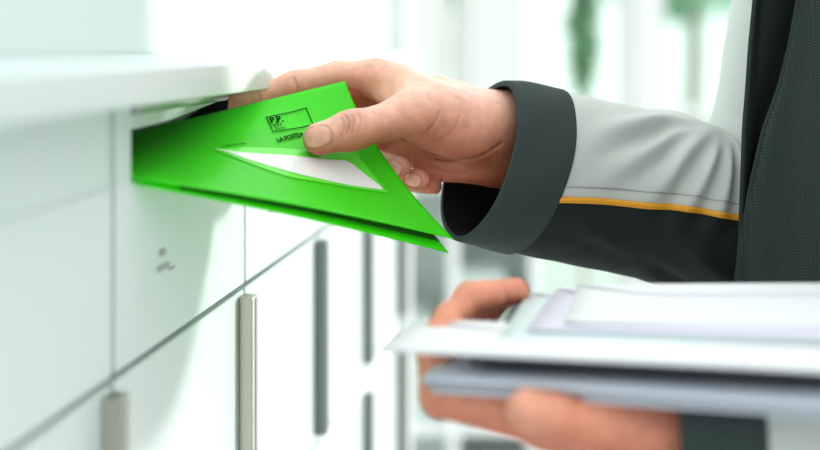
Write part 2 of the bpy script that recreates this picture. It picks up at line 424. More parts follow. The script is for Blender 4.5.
# ------------------------------------------------------------------ implicit surfaces
def surface_nets(f, lo, h):
    """f: field on a grid (negative inside); returns verts, quads"""
    nx, ny, nz = f.shape
    ins = f < 0
    s = np.zeros((nx - 1, ny - 1, nz - 1), np.int8)
    for dx in (0, 1):
        for dy in (0, 1):
            for dz in (0, 1):
                s += ins[dx:nx - 1 + dx, dy:ny - 1 + dy, dz:nz - 1 + dz]
    cells = np.argwhere((s > 0) & (s < 8))
    idx = -np.ones(s.shape, np.int64); idx[tuple(cells.T)] = np.arange(len(cells))
    acc = np.zeros((len(cells), 3)); cnt = np.zeros(len(cells))
    corners = [(a, b, c) for a in (0, 1) for b in (0, 1) for c in (0, 1)]
    for i, a in enumerate(corners):
        for b in corners[i + 1:]:
            if sum(abs(p - q) for p, q in zip(a, b)) != 1: continue
            fa = f[cells[:, 0] + a[0], cells[:, 1] + a[1], cells[:, 2] + a[2]]
            fb = f[cells[:, 0] + b[0], cells[:, 1] + b[1], cells[:, 2] + b[2]]
            m = (fa < 0) != (fb < 0)
            t = np.where(m, fa / np.where(m, fa - fb, 1), 0)
            p = np.array(a)[None] + t[:, None] * (np.array(b) - np.array(a))[None]
            acc[m] += p[m]; cnt[m] += 1
    verts = (cells + acc / cnt[:, None]) * h + lo
    quads = []
    for ax in range(3):
        o1, o2 = [(1, 2), (2, 0), (0, 1)][ax]
        sl0 = [slice(None)] * 3; sl1 = [slice(None)] * 3
        sl0[ax] = slice(0, -1); sl1[ax] = slice(1, None)
        a, b = ins[tuple(sl0)], ins[tuple(sl1)]
        for flip, m in ((0, a & ~b), (1, ~a & b)):
            e = np.argwhere(m)
            ok = (e[:, o1] > 0) & (e[:, o2] > 0) & (e[:, o1] < s.shape[o1]) & (e[:, o2] < s.shape[o2])
            e = e[ok]
            def cell(d1, d2):
                q = e.copy(); q[:, o1] += d1; q[:, o2] += d2
                return idx[q[:, 0], q[:, 1], q[:, 2]]
            q = np.stack([cell(-1, -1), cell(0, -1), cell(0, 0), cell(-1, 0)], 1)
            if flip: q = q[:, ::-1]
            quads.append(q)
    return verts, np.concatenate(quads)

class Field:
    def __init__(self, lo, hi, h):
        self.lo = np.array(lo, float); self.h = h
        n = np.ceil((np.array(hi) - self.lo) / h).astype(int) + 1
        self.ax = [self.lo[i] + h * np.arange(n[i]) for i in range(3)]
        self.f = np.full(n, .05, np.float32)
    def sub(self, lo, hi):
        sl = []
        for i in range(3):
            a = int(np.searchsorted(self.ax[i], lo[i])); b = int(np.searchsorted(self.ax[i], hi[i]))
            sl.append(slice(max(a - 1, 0), min(b + 1, len(self.ax[i]))))
        X = self.ax[0][sl[0]][:, None, None]; Y = self.ax[1][sl[1]][None, :, None]; Z = self.ax[2][sl[2]][None, None, :]
        return tuple(sl), X, Y, Z
    @staticmethod
    def smin(a, b, k):
        if k <= 0: return np.minimum(a, b)
        hh = np.maximum(k - np.abs(a - b), 0) / k
        return np.minimum(a, b) - hh * hh * k * .25
    def cap(self, a, b, ra, rb, k=.004, cut=False, flat=None):
        a = np.array(a, float); b = np.array(b, float); m = max(ra, rb) + k + .012
        sl, X, Y, Z = self.sub(np.minimum(a, b) - m, np.maximum(a, b) + m)
        d = b - a; L = max(float(d @ d), 1e-12)
        t = np.clip(((X - a[0]) * d[0] + (Y - a[1]) * d[1] + (Z - a[2]) * d[2]) / L, 0, 1)
        px, py, pz = X - a[0] - t * d[0], Y - a[1] - t * d[1], Z - a[2] - t * d[2]
        if flat is not None:       # (unit axis, factor): thickness along axis is divided by factor
            n, k2 = np.array(flat[0], float), flat[1]; n /= np.linalg.norm(n)
            w = px * n[0] + py * n[1] + pz * n[2]
            r2 = px * px + py * py + pz * pz + w * w * (k2 * k2 - 1)
            q = np.sqrt(np.maximum(r2, 0)) - (ra + (rb - ra) * t)
        else:
            q = np.sqrt(px * px + py * py + pz * pz) - (ra + (rb - ra) * t)
        q = q.astype(np.float32)
        if cut: self.f[sl] = -self.smin(-self.f[sl], q, k)
        else: self.f[sl] = self.smin(self.f[sl], q, k)
    def chain(self, pts, rs, k=.003, first=None):
        for i in range(len(pts) - 1):
            self.cap(pts[i], pts[i + 1], rs[i], rs[i + 1], first if (i == 0 and first is not None) else k)
    def crease(self, a, b, r, depth=.0007, k=.0015):
        self.cap(a, b, r, r, k, cut=True)
    def mesh(self):
        return surface_nets(self.f, self.lo, self.h)

def seg_dist(v, a, b):
    a = np.array(a, float); b = np.array(b, float); d = b - a
    t = np.clip(((v - a) @ d) / max(d @ d, 1e-12), 0, 1)
    return np.linalg.norm(v - a - t[:, None] * d, axis=1)

def vert_normals(v, q):
    n = np.cross(v[q[:, 2]] - v[q[:, 0]], v[q[:, 3]] - v[q[:, 1]])
    out = np.zeros_like(v)
    for i in range(4): np.add.at(out, q[:, i], n)
    return out / np.maximum(np.linalg.norm(out, axis=1), 1e-12)[:, None]
def relax(v, q, it=2, lam=.5):
    e = np.concatenate([q[:, [0, 1]], q[:, [1, 2]], q[:, [2, 3]], q[:, [3, 0]]])
    for _ in range(it):
        acc = np.zeros_like(v); c = np.zeros(len(v))
        np.add.at(acc, e[:, 0], v[e[:, 1]]); np.add.at(c, e[:, 0], 1)
        np.add.at(acc, e[:, 1], v[e[:, 0]]); np.add.at(c, e[:, 1], 1)
        v = v + lam * (acc / c[:, None] - v)
    return v
SK = np.array((.90, .45, .315)); SK_RED = np.array((.50, .125, .06)); SK_DARK = np.array((.24, .06, .03)); NAIL = np.array((.85, .45, .35))  # the red tone serves palm colour and painted shade alike
def mixc(col, target, w):
    w = np.clip(w, 0, 1)[:, None]; return col * (1 - w) + target[None] * w

def A(*p): return np.array(P(*p))
# ---- right hand: index along the envelope's back, thumb pressing its front, other fingers curled behind it
def right_hand():
    fl = Field(A(205, 215, .80) - np.array((0, .01, 0)), np.array(P(655, 35, .99)) + np.array((0, .03, .01)), .00085)
    wr_t, wr_b = A(512, 121, .925), A(508, 158, .925)
    mcp = [A(376, 77.5, .918), A(384, 100, .945), A(398, 128, .955), A(414, 150, .95)]
    # wrist and forearm
    fl.cap(A(612, 158, .955), wr_t, .021, .0165, .004); fl.cap(A(612, 184, .955), wr_b, .021, .0165, .012)
    fl.cap(wr_t, wr_b, .0165, .0165, .012)
    # metacarpals
    fl.cap(mcp[0], wr_t, .0112, .016, .014); fl.cap(mcp[1], A(508, 135, .93), .0115, .016, .014)
    fl.cap(mcp[2], A(508, 145, .93), .0115, .016, .014); fl.cap(mcp[3], wr_b, .0115, .016, .014)
    fl.cap(A(440, 100, .915), A(480, 120, .915), .012, .015, .012)
    # heel of the hand
    fl.cap(A(430, 163, .925), A(487, 163, .915), .0125, .0145, .010)
    # thumb base
    fl.cap(A(488, 138, .905), A(412, 115, .869), .0175, .0128, .016)
    fl.cap(A(470, 137, .895), A(428, 132, .882), .0155, .0125, .010)
    # web between thumb and index
    fl.cap(A(420, 108, .876), A(392, 88, .912), .0085, .009, .012)
    fl.cap(A(396, 108, .885), A(370, 86, .922), .0042, .0046, .006)
    # index finger
    fl.chain([A(376, 77, .918), A(338, 76, .918), A(296, 84, .916), A(258, 95, .910), A(226, 105, .903)], [.0117, .0104, .0086, .0078, .0063], .003, .008)
    fl.cap(A(299, 84, .916), A(292, 85, .915), .0090, .0090, .004)
    fl.cap(A(430, 104, .89), A(492, 124, .905), .0125, .0155, .014)
    fl.cap(A(400, 84, .908), A(440, 112, .885), .0105, .012, .014)
    # middle, ring, little
    fl.chain([mcp[1], A(338, 103, .945), A(348, 156, .912), A(399, 168, .882)], [.0112, .0098, .0088, .0080], .003, .007)
    fl.chain([mcp[2], A(352, 146, .962), A(372, 180, .925), A(419, 180.5, .891)], [.0108, .0094, .0084, .0076], .0018, .006)
    fl.chain([mcp[3], A(382, 168, .965), A(395, 186, .940), A(432, 186, .915)], [.0100, .0085, .0076, .0068], .0015, .006)
    # thumb
    T = [A(412, 115, .869), A(352, 130.5, .846), A(319, 139, .8385)]
    fl.chain(T, [.0128, .0116, .0103], .004, .014)
    fl.cap(A(357, 129, .846), A(347, 131, .845), .0123, .0121, .004)
    # nails (slightly raised plates) and creases
    cam0 = np.array((0, 0, CZ))
    def toward(p, d): return p + (cam0 - p) / np.linalg.norm(cam0 - p) * d
    fl.crease(toward(A(294, 78, .915), .0090), toward(A(296, 93, .915), .0095), .0005, k=.0009)
    # thenar crease
    cr = [A(403, 141, .862), A(420, 154, .872), A(440, 160.5, .880), A(466, 161, .887), A(496, 150, .893)]
    fl.f = fl.f
    v, q = fl.mesh()
    v = relax(v, q, 3, .45)
    n = vert_normals(v, q)
    view = cam0 - v; view /= np.linalg.norm(view, axis=1)[:, None]
    px = HX + F * v[:, 0] / v[:, 1]; py = HY - F * (v[:, 2] - CZ) / v[:, 1]
    # nail plates
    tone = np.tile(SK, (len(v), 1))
    tone = mixc(tone, np.array((.97, .60, .48)), .8 * np.clip(n[:, 2] * 1.3 - .15, 0, 1))  # paler back of the hand, with top light painted into up-facing skin
    # palm side is redder; shade is painted onto undersides and into the finger gap
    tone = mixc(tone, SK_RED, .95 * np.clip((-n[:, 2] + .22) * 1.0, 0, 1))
    tone = mixc(tone, SK_RED, .42 * np.clip((py - 100) / 70, 0, 1) * np.clip((px - 375) / 30, 0, 1))  # redder palm plus painted shade toward the lower hand
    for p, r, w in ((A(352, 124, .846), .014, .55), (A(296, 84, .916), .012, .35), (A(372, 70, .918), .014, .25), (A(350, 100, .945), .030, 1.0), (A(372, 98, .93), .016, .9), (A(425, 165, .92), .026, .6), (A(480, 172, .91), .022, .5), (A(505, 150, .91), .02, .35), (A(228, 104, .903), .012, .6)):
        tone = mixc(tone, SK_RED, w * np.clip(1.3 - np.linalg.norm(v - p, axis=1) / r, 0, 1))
    # deep folds: thenar crease and the gap between thumb and fingers
    facing = (n * view).sum(1) > .05
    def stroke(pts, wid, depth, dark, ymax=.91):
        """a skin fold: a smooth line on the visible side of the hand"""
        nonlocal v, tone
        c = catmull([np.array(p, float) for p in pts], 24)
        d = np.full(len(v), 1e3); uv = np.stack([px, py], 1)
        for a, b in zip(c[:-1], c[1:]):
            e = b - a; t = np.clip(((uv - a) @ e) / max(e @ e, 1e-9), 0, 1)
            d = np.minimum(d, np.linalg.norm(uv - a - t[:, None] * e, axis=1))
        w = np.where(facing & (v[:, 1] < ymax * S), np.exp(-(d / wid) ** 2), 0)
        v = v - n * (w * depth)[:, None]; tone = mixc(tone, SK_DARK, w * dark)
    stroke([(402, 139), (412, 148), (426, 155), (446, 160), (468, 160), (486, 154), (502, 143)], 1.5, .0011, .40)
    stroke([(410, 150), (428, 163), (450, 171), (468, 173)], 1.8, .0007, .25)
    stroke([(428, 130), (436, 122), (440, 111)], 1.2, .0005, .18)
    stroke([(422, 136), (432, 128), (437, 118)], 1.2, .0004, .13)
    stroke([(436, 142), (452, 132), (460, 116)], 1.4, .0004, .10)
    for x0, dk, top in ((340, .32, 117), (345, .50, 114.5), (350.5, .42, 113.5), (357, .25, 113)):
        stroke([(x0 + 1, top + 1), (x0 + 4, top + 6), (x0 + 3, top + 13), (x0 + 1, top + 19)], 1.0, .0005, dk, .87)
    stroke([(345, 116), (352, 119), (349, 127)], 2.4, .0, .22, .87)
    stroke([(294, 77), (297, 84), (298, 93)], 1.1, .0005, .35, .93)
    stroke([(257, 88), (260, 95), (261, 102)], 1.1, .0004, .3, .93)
    # nails
    def nail(x, y, hw, hh, ang, lift=.0005):
        nonlocal v, tone
        c, s_ = math.cos(ang), math.sin(ang)
        a = ((px - x) * c + (py - y) * s_) / hw; b = (-(px - x) * s_ + (py - y) * c) / hh
        rr = (np.abs(a) ** 2.6 + np.abs(b) ** 2.6) ** (1 / 2.6)
        front = (n * view).sum(1) > .1
        best = np.zeros(len(v), bool); best[front & (rr < 1.4)] = True
        if best.any():
            ymin = np.percentile(v[best & (rr < .5), 1], 20) if (best & (rr < .5)).any() else v[best, 1].min()
            best &= v[:, 1] < ymin + .012
        w = np.where(best, 1 / (1 + np.exp((rr - .93) * 24)), 0)
        edge = np.where(best, np.exp(-((rr - 1.05) / .09) ** 2), 0)
        v = v + n * (w * lift - edge * .0006)[:, None]
        tone = mixc(tone, NAIL, w * .85); tone = mixc(tone, SK_DARK, edge * .42)
        lun = np.where(best & (a > .55), w * .5, 0); tone = mixc(tone, np.array((.95, .70, .60)), lun * 0)
    nail(317.5, 137, 14, 10.5, -.26)
    nail(394, 168, 8.5, 7, .5)
    nail(413, 180, 8.5, 6.8, .3)
    return v, q, tone

# ---- left hand under the bundle: fingers curled up round its left end, thumb along the near side
def left_hand():
    fl = Field(A(395, 470, .60) - np.array((.01, .02, .04)), A(830, 270, .79) + np.array((.03, .02, .01)), .0013)
    wr = A(672, 436, .645)
    mc = [A(548, 422, .655), A(545, 412, .685), A(548, 404, .715), A(556, 398, .742)]
    fl.cap(A(770, 448, .65), A(690, 443, .65), .025, .023, .004)
    wv = [A(664, 442, .64), A(664, 436, .655), A(664, 431, .668), A(664, 428, .68)]
    fl.cap(A(690, 443, .65), wv[1], .023, .020, .01)
    for m_, w_ in zip(mc, wv): fl.cap(m_, w_, .0125, .0155, .012)
    fl.chain([mc[0], A(440, 396, .668), A(434, 348, .680), A(450, 316, .695)], [.012, .0102, .0090, .0080], .003, .008)
    fl.chain([mc[1], A(442, 392, .69), A(437, 338, .695), A(470, 297, .712), A(492, 295, .715)], [.012, .0102, .0090, .0080, .0076], .003, .008)
    fl.chain([mc[2], A(452, 388, .72), A(450, 334, .722), A(486, 296, .735), A(516, 291, .738)], [.0115, .0098, .0088, .0080, .0074], .003, .008)
    fl.chain([mc[3], A(470, 384, .745), A(474, 330, .747), A(502, 296, .757), A(517, 293, .76)], [.0105, .0088, .0078, .0070, .0064], .003, .008)
    fl.chain([A(640, 432, .64), A(590, 424, .622), A(550, 416, .612), A(527, 409, .605)], [.017, .0125, .0100, .0092], .004, .010)
    v, q = fl.mesh(); v = relax(v, q, 2, .5); n = vert_normals(v, q)
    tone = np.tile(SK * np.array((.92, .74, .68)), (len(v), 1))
    tone = mixc(tone, SK_RED, .8 * np.clip(-n[:, 2] + .25, 0, 1))  # down-facing skin gets the same reddish painted shade
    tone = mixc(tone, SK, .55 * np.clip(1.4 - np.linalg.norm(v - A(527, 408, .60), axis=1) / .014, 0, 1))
    return v, q, tone
# ---- head, neck and trunk under the clothes, arms inside the sleeves (coarse, hidden)
HEADC = D(.40, .80, .43)
def trunk():
    h = np.array(HEADC); hi = h + .16; lo = np.array(D(.12, .45, -.52))
    hi[0] = D(.62, 0, 0)[0]; hi[1] = D(0, 1.06, 0)[1]
    fl = Field(lo, hi, .006)
    f_ = np.array((-.93, .36, 0)); side = np.array((.36, .93, 0)); up = np.array((0, 0, 1.))
    fl.cap(h + up * .045 - f_ * .018, h + up * .035 + f_ * .012, .083, .078, .01, flat=(side, 1.1))
    fl.cap(h - up * .01 + f_ * .02, h - up * .075 + f_ * .055, .066, .036, .03)
    fl.cap(h + f_ * .096 + up * .01, h + f_ * .118 - up * .022, .009, .014, .012)       # nose
    for s_ in (-1, 1):
        fl.cap(h + f_ * .098 + side * .033 * s_ + up * .018, h + f_ * .097 + side * .034 * s_ + up * .017, .012, .012, .008, cut=True)
        fl.cap(h + f_ * .083 + side * .033 * s_ + up * .016, h + f_ * .084 + side * .033 * s_ + up * .016, .0115, .0115, .003)
        fl.cap(h - f_ * .005 + side * .083 * s_ + up * .02, h + f_ * .0 + side * .082 * s_ - up * .02, .016, .011, .008, flat=(side, 2))
        fl.cap(h + f_ * .078 + side * .045 * s_ - up * .025, h + f_ * .06 + side * .05 * s_ - up * .04, .02, .02, .02)
    fl.cap(h + f_ * .092 - up * .056 - side * .02, h + f_ * .092 - up * .056 + side * .02, .0075, .0075, .006)
    fl.cap(h + f_ * .094 - up * .05 - side * .018, h + f_ * .094 - up * .05 + side * .018, .002, .002, .003, cut=True)
    fl.cap(h - up * .06 - f_ * .02, np.array(D(.435, .80, .22)), .055, .06, .02)
    top = np.array(D(.475, .80, .13)); bot = np.array(D(.475, .79, -.36))
    fl.cap(top, bot, .068, .08, .03); 
    rs = np.array(D(.375, .955, .16)); re = A(782, 214, .955); rw = A(600, 175, .955)
    ls = np.array(D(.46, .635, .16)); le = np.array(D(.46, .60, -.26)); lw = A(850, 450, .65)
    fl.cap(top, rs, .07, .05, .03); fl.cap(top, ls, .07, .05, .03)
    fl.cap(rs, re, .045, .036, .02); fl.cap(re, rw, .036, .026, .01)
    fl.cap(ls, le, .045, .036, .02); fl.cap(le, lw, .036, .026, .01)
    v, q = fl.mesh(); v = relax(v, q, 2, .5); n = vert_normals(v, q)
    return v, q, np.tile(SK, (len(v), 1))

person = empty('person', (D(.44, .79, 0).x, D(.44, .79, 0).y, 0.0), 'person in dark jacket with silver sleeves posting a green envelope and holding letters', 'person')
parts_ = [right_hand(), left_hand(), trunk()]
def body_mesh(name, v, q, tone):
    me = bpy.data.meshes.new(name)
    me.vertices.add(len(v)); me.vertices.foreach_set('co', v.astype(np.float32).ravel())
    me.loops.add(len(q) * 4); me.loops.foreach_set('vertex_index', q.astype(np.int32).ravel())
    me.polygons.add(len(q)); me.polygons.foreach_set('loop_start', np.arange(0, len(q) * 4, 4, dtype=np.int32))
    me.update(calc_edges=True); me.validate()
    ca = me.color_attributes.new('skin_tone', 'FLOAT_COLOR', 'POINT')
    ca.data.foreach_set('color', np.concatenate([tone, np.ones((len(tone), 1))], 1).astype(np.float32).ravel())
    return me
obs_ = []
for p_ in parts_:
    t_ = bpy.data.objects.new('tmp', body_mesh('tmp', *p_)); C.objects.link(t_); obs_.append(t_)
for t_ in obs_[:2]:        # the hands grow out of the forearms: one continuous surface
    b_ = obs_[2].modifiers.new('union', 'BOOLEAN'); b_.operation = 'UNION'; b_.solver = 'EXACT'; b_.object = t_
me = bpy.data.meshes.new_from_object(obs_[2].evaluated_get(bpy.context.evaluated_depsgraph_get()), preserve_all_data_layers=True, depsgraph=bpy.context.evaluated_depsgraph_get())
for t_ in obs_: bpy.data.objects.remove(t_)
me.name = 'body'; me.materials.clear()
from mathutils.kdtree import KDTree
allv = np.concatenate([p_[0] for p_ in parts_]); allt = np.concatenate([p_[2] for p_ in parts_])
kd = KDTree(len(allv))
for i_, c_ in enumerate(allv): kd.insert(c_, i_)
kd.balance()
for a_ in list(me.color_attributes): me.color_attributes.remove(a_)
ca = me.color_attributes.new('skin_tone', 'FLOAT_COLOR', 'POINT')
cols_ = np.ones((len(me.vertices), 4), np.float32)
for i_, v_ in enumerate(me.vertices): cols_[i_, :3] = allt[kd.find(v_.co)[1]]
ca.data.foreach_set('color', cols_.ravel())
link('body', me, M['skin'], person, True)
# hair
def ico(name, c, r, m, parent, sc=(1, 1, 1), cutz=None):
    bm = bmesh.new(); bmesh.ops.create_icosphere(bm, subdivisions=4, radius=r)
    for v in bm.verts:
        v.co = Vector((v.co.x * sc[0], v.co.y * sc[1], v.co.z * sc[2]))
        v.co *= 1 + .03 * math.sin(v.co.x * 130) * math.sin(v.co.y * 110) 
    if cutz:
        bmesh.ops.delete(bm, geom=[v for v in bm.verts if cutz(v.co)], context='VERTS')
    for v in bm.verts: v.co += Vector(c)
    return bm_finish(name, bm, m, parent, smooth=True)
ico('hair', HEADC + Vector((.012, -.005, .05)), .098, M['hair'], person, (1.05, .92, .92), lambda c: c.z < -.055 or (-.93 * c.x + .36 * c.y > .05 and c.z < .03))

# ------------------------------------------------------------------ jacket
jacket = empty('jacket', person.location, 'x', 'x'); del jacket['label']; del jacket['category']
jacket.parent = person; jacket.matrix_parent_inverse = person.matrix_basis.inverted()
def tube_rings(path, radii, n, upref=np.array((0, 0, 1.))):
    """returns (centre, e1 up, e2 toward the viewer side, radius) for n+1 rings"""
    pts = catmull(path, n); rr = catmull([np.array((r,)) for r in radii], n)
    out = []
    for i, p in enumerate(pts):
        a = pts[max(i - 1, 0)]; b = pts[min(i + 1, n)]
        t = (b - a) / np.linalg.norm(b - a)
        e1 = upref - t * (upref @ t)
        if np.linalg.norm(e1) < .25: e1 = np.array((-1., 0, 0)) - t * (np.array((-1., 0, 0)) @ t)
        out.append((p, t, e1, float(rr[i][0])))
    # keep the frame continuous
    e = out[0][2] / np.linalg.norm(out[0][2]); res = []
    for p, t, e1, r in out:
        e = e - t * (e @ t); e /= np.linalg.norm(e)
        res.append((p, e, np.cross(e, t), r))
    return res
def tube_mesh(name, rings, phis, fn, m, parent, closed, th=0):
    """rings: frames; phis: angles (deg) ; fn(i_frac, phi) -> radius factor"""
    vs, fs = [], []
    N = len(phis)
    for i, (p, e1, e2, r) in enumerate(rings):
        for a in phis:
            ar = math.radians(a); k = r * fn(i / (len(rings) - 1), a)
            vs.append(p + k * (math.cos(ar) * e1 + math.sin(ar) * e2 * .92))
    for i in range(len(rings) - 1):
        for j in range(N if closed else N - 1):
            q = i * N; j2 = (j + 1) % N
            fs.append((q + j, q + j2, q + N + j2, q + N + j))
    o = mesh_obj(name, vs, fs, m, parent, True)
    if th:
        s = o.modifiers.new('thickness', 'SOLIDIFY'); s.thickness = th; s.offset = -1
    return o
k_ = .9 / F * S      # metres per pixel at the sleeve
path = [A(479, 160, .90), A(535, 171, .917), A(640, 193, .945), A(735, 212, .962), A(788, 150, .970), A(808, 30, .972), A(832, -130, .968)]
rad = [80 * k_, 85 * k_, 87 * k_, 90 * k_, 88 * k_, 84 * k_, 82 * k_]
NR = 260
rings = tube_rings(path, rad, NR)
sgn = 1 if rings[0][2][1] < 0 else -1
rings = [(p, e1, e2 * sgn, r) for p, e1, e2, r in rings]
iseam = int(NR / 6 * .98)
def lean(i):          # the cuff sits a little askew on the forearm
    p, e1, e2, r_ = rings[i]; t = np.cross(e1, e2); t = t if t[0] > 0 else -t
    return (p, e1 + t * .13 * max(0., 1 - max(0, i - iseam) / 40.), e2, r_)
rings = [lean(i) for i in range(len(rings))]
def ridge(t, a, t0, a0, dt, da, L):
    """one fold: ridge centred on a line in (t, angle) space"""
    x = (t - t0) / .1; y = (a - a0) / 60.
    l = math.hypot(dt, da); ux, uy = dt / l, da / l
    along = x * ux + y * uy; across = -x * uy + y * ux
    return math.exp(-(along / L) ** 2) * math.exp(-(across / .13) ** 2)
FOLDS = [(.43, 128, .8, .3, 1.2, .03), (.35, 145, .9, .2, 1.3, -.035), (.29, 135, .8, .3, 1.2, .03), (.40, -18, .5, .9, .7, -.05), (.345, -15, .6, .8, .6, .04)]
for te_, ae_, amp_, L_ in ((.17, 62, .06, 1.0), (.205, 72, -.065, 1.0), (.235, 78, .07, 1.0), (.265, 80, -.045, 1.1), (.295, 88, .060, 1.1), (.325, 90, -.055, 1.0), (.352, 92, .065, .9), (.378, 92, -.055, .9), (.402, 90, .065, .8), (.425, 90, -.05, .8), (.447, 85, .05, .8)):
    FOLDS.append(((te_ + .42) / 2, (ae_ + 8) / 2, (te_ - .42) / .1, (ae_ - 8) / 60., L_ * .85, amp_))
def fold(t, a):
    k = 1.0; fade = min(1, max(0, (t - fr0 - .01) / .055)) * (1 - .75 * min(1, max(0, (t - .42) / .08)))
    for (t0, a0, dt, da, L, amp) in FOLDS: k += 1.9 * fade * amp * ridge(t, a, t0, a0, dt, da, L)
    k += .006 * math.sin(a * .11 + t * 40) * math.sin(t * 55 + a * .05)
    return k
fr0 = iseam / NR
sub = rings[iseam - 2:]
ft = lambda f: (iseam - 2 + f * (len(sub) - 1)) / NR
def seam_a(t): return 104 - 17 * max(0, min(1, (t - fr0) / .3)) ** .8
NPH = 110
def build_strip(name, lo, hi, m, extra=0):
    vs, fs = [], []
    for i, (p, e1, e2, r) in enumerate(sub):
        t = ft(i / (len(sub) - 1)); s = seam_a(t)
        for j in range(NPH + 1):
            a = lo(s) + (hi(s) - lo(s)) * j / NPH; ar = math.radians(a); k = r * (fold(t, a) + extra)
            vs.append(p + k * (math.cos(ar) * e1 + math.sin(ar) * e2 * .92))
    for i in range(len(sub) - 1):
        for j in range(NPH):
            q = i * (NPH + 1) + j; fs.append((q, q + 1, q + NPH + 2, q + NPH + 1))
    o = mesh_obj(name, vs, fs, m, jacket, True)
    s = o.modifiers.new('thickness', 'SOLIDIFY'); s.thickness = .0015; s.offset = -1
    return o
o = build_strip('sleeve_panel', lambda s: s - 215, lambda s: s, M['silver'], .012); o['label'] = 'silver grey upper sleeve panel'
o = build_strip('sleeve_underside', lambda s: s - 3, lambda s: s + 150, M['dark']); o['label'] = 'dark lower sleeve panel'
pts = []
for i, (p, e1, e2, r) in enumerate(sub):
    t = ft(i / (len(sub) - 1)); a = seam_a(t) + .8; ar = math.radians(a); k = r * (fold(t, a) + .016)
    pts.append(p + k * (math.cos(ar) * e1 + math.sin(ar) * e2 * .92))
tube('piping', pts[2:], .0021, M['orange'], jacket)['label'] = 'orange yellow piping'
pts = []
for i, (p, e1, e2, r) in enumerate(sub):
    t = ft(i / (len(sub) - 1)); a = seam_a(t) - 8; ar = math.radians(a); k = r * (fold(t, a) + .0115)
    pts.append(p + k * (math.cos(ar) * e1 + math.sin(ar) * e2 * .92))
tube('seam_stitching', pts[2:], .0006, M['flap'], jacket)
def cuff(rings_, m, lip, nfold=0):
    """band with a rolled rim and an inner lining running back inside"""
    prof = []
    n = len(rings_)
    for i in range(n): prof.append((i, 1.035 + .012 * math.sin(i / (n - 1) * math.pi)))
    prof = prof[::-1]
    prof += [(-.35, 1.02), (-.45, .995), (-.25, .965)]
    vs, fs = [], []
    NP = 96
    def frame(i):
        if i >= 0: return rings_[int(i)]
        p, e1, e2, r = rings_[0]; d = rings_[1][0] - rings_[0][0]
        return (p + d * i, e1, e2, r)
    for i, k in prof:
        p, e1, e2, r = frame(i)
        for j in range(NP):
            a = 2 * math.pi * j / NP; kk = r * k * (1 + .012 * math.sin(3 * a + .6 + i * .05) + .006 * math.sin(7 * a + i * .12))
            vs.append(p + kk * (math.cos(a) * e1 + math.sin(a) * e2 * .92))
    for i in range(len(prof) - 1):
        for j in range(NP):
            q = i * NP; j2 = (j + 1) % NP; fs.append((q + j, q + j2, q + NP + j2, q + NP + j))
    o = mesh_obj('cuff', vs, fs, m, jacket, True)
    vs, fs = [], []
    for i in [-.25] + list(range(0, n, 2)):
        p, e1, e2, r = frame(i)
        for j in range(NP):
            a = 2 * math.pi * j / NP; kk = r * .962 * (1 + .012 * math.sin(3 * a + .6 + i * .05))
            vs.append(p + kk * (math.cos(a) * e1 + math.sin(a) * e2 * .92))
    for i in range(len(vs) // NP - 1):
        for j in range(NP):
            q = i * NP; j2 = (j + 1) % NP; fs.append((q + j, q + j2, q + NP + j2, q + NP + j))
    mesh_obj('cuff_lining', vs, fs, M['lining'], o, True)
    return o
cuff(rings[0:iseam + 1], M['cuff'], 1)
# left sleeve
lpath = [A(656, 442, .645), A(705, 446, .648), A(755, 450, .652), A(900, 462, .655), np.array(D(.462, .602, -.245)), np.array(D(.462, .617, -.06)), np.array(D(.462, .636, .16))]
lr = [.0385, .040, .042, .046, .052, .055, .058]
lrings = tube_rings(lpath, lr, 120)
c2 = cuff(lrings[0:36], M['cuff'], 1)
vs, fs = [], []
tube_mesh('sleeve_panel', lrings[34:], np.linspace(0, 360, 72, endpoint=False), lambda t, a: 1 + .02 * math.sin(a * .07 + t * 40) * math.sin(t * 23), M['silver'], jacket, True, .0015)['label'] = 'silver grey left sleeve'
# jacket trunk: an open coat wrapped round the body, its two front edges hanging apart
def pxd(x, y, d): return ((x - HX) / F * d, d)
LE = [(-.5, 700), (-.30, 724), (-.21, 733), (-.16, 740), (-.105, 752), (-.06, 766), (-.035, 779), (.0, 791), (.05, 803), (.12, 815), (.20, 822)]    # near front edge: (height, image x)
RE = [(-.5, 715), (-.30, 727), (-.21, 734), (-.16, 737), (-.105, 741), (-.06, 744), (-.035, 747), (.0, 750), (.05, 756), (.12, 772), (.20, 800)]
def interp(tab, z):
    return float(np.interp(z, [a for a, b in tab], [b for a, b in tab]))
zs = np.linspace(-.46, .205, 60)
lines = []
for z in zs:
    lx, ly = pxd(interp(LE, z), 0, .855); rx, ry = pxd(interp(RE, z), 0, .872)
    w = 1.0 if z < .1 else 1 - .28 * ((z - .1) / .105) ** 2
    c = np.array((.44, .79))
    def q(x, y): return tuple(c + (np.array((x, y)) - c) * w)
    pl = [(rx, ry), (rx + .016, ry + .012), q(.320, .905), q(.345, .945), q(.40, .985), q(.50, .965), q(.575, .89), q(.60, .78), q(.57, .66), q(.49, .60), q(.42, .625), q(.365, .69), (lx + .062, .775), (lx + .030, .818), (lx + .010, .845), (lx, ly)]
    lines.append(catmull([np.array(p) for p in pl], 90))
def cloth(z, i):
    f = .0035 * math.sin(i * .32 + z * 9) + .002 * math.sin(i * .8 - z * 26)
    return f
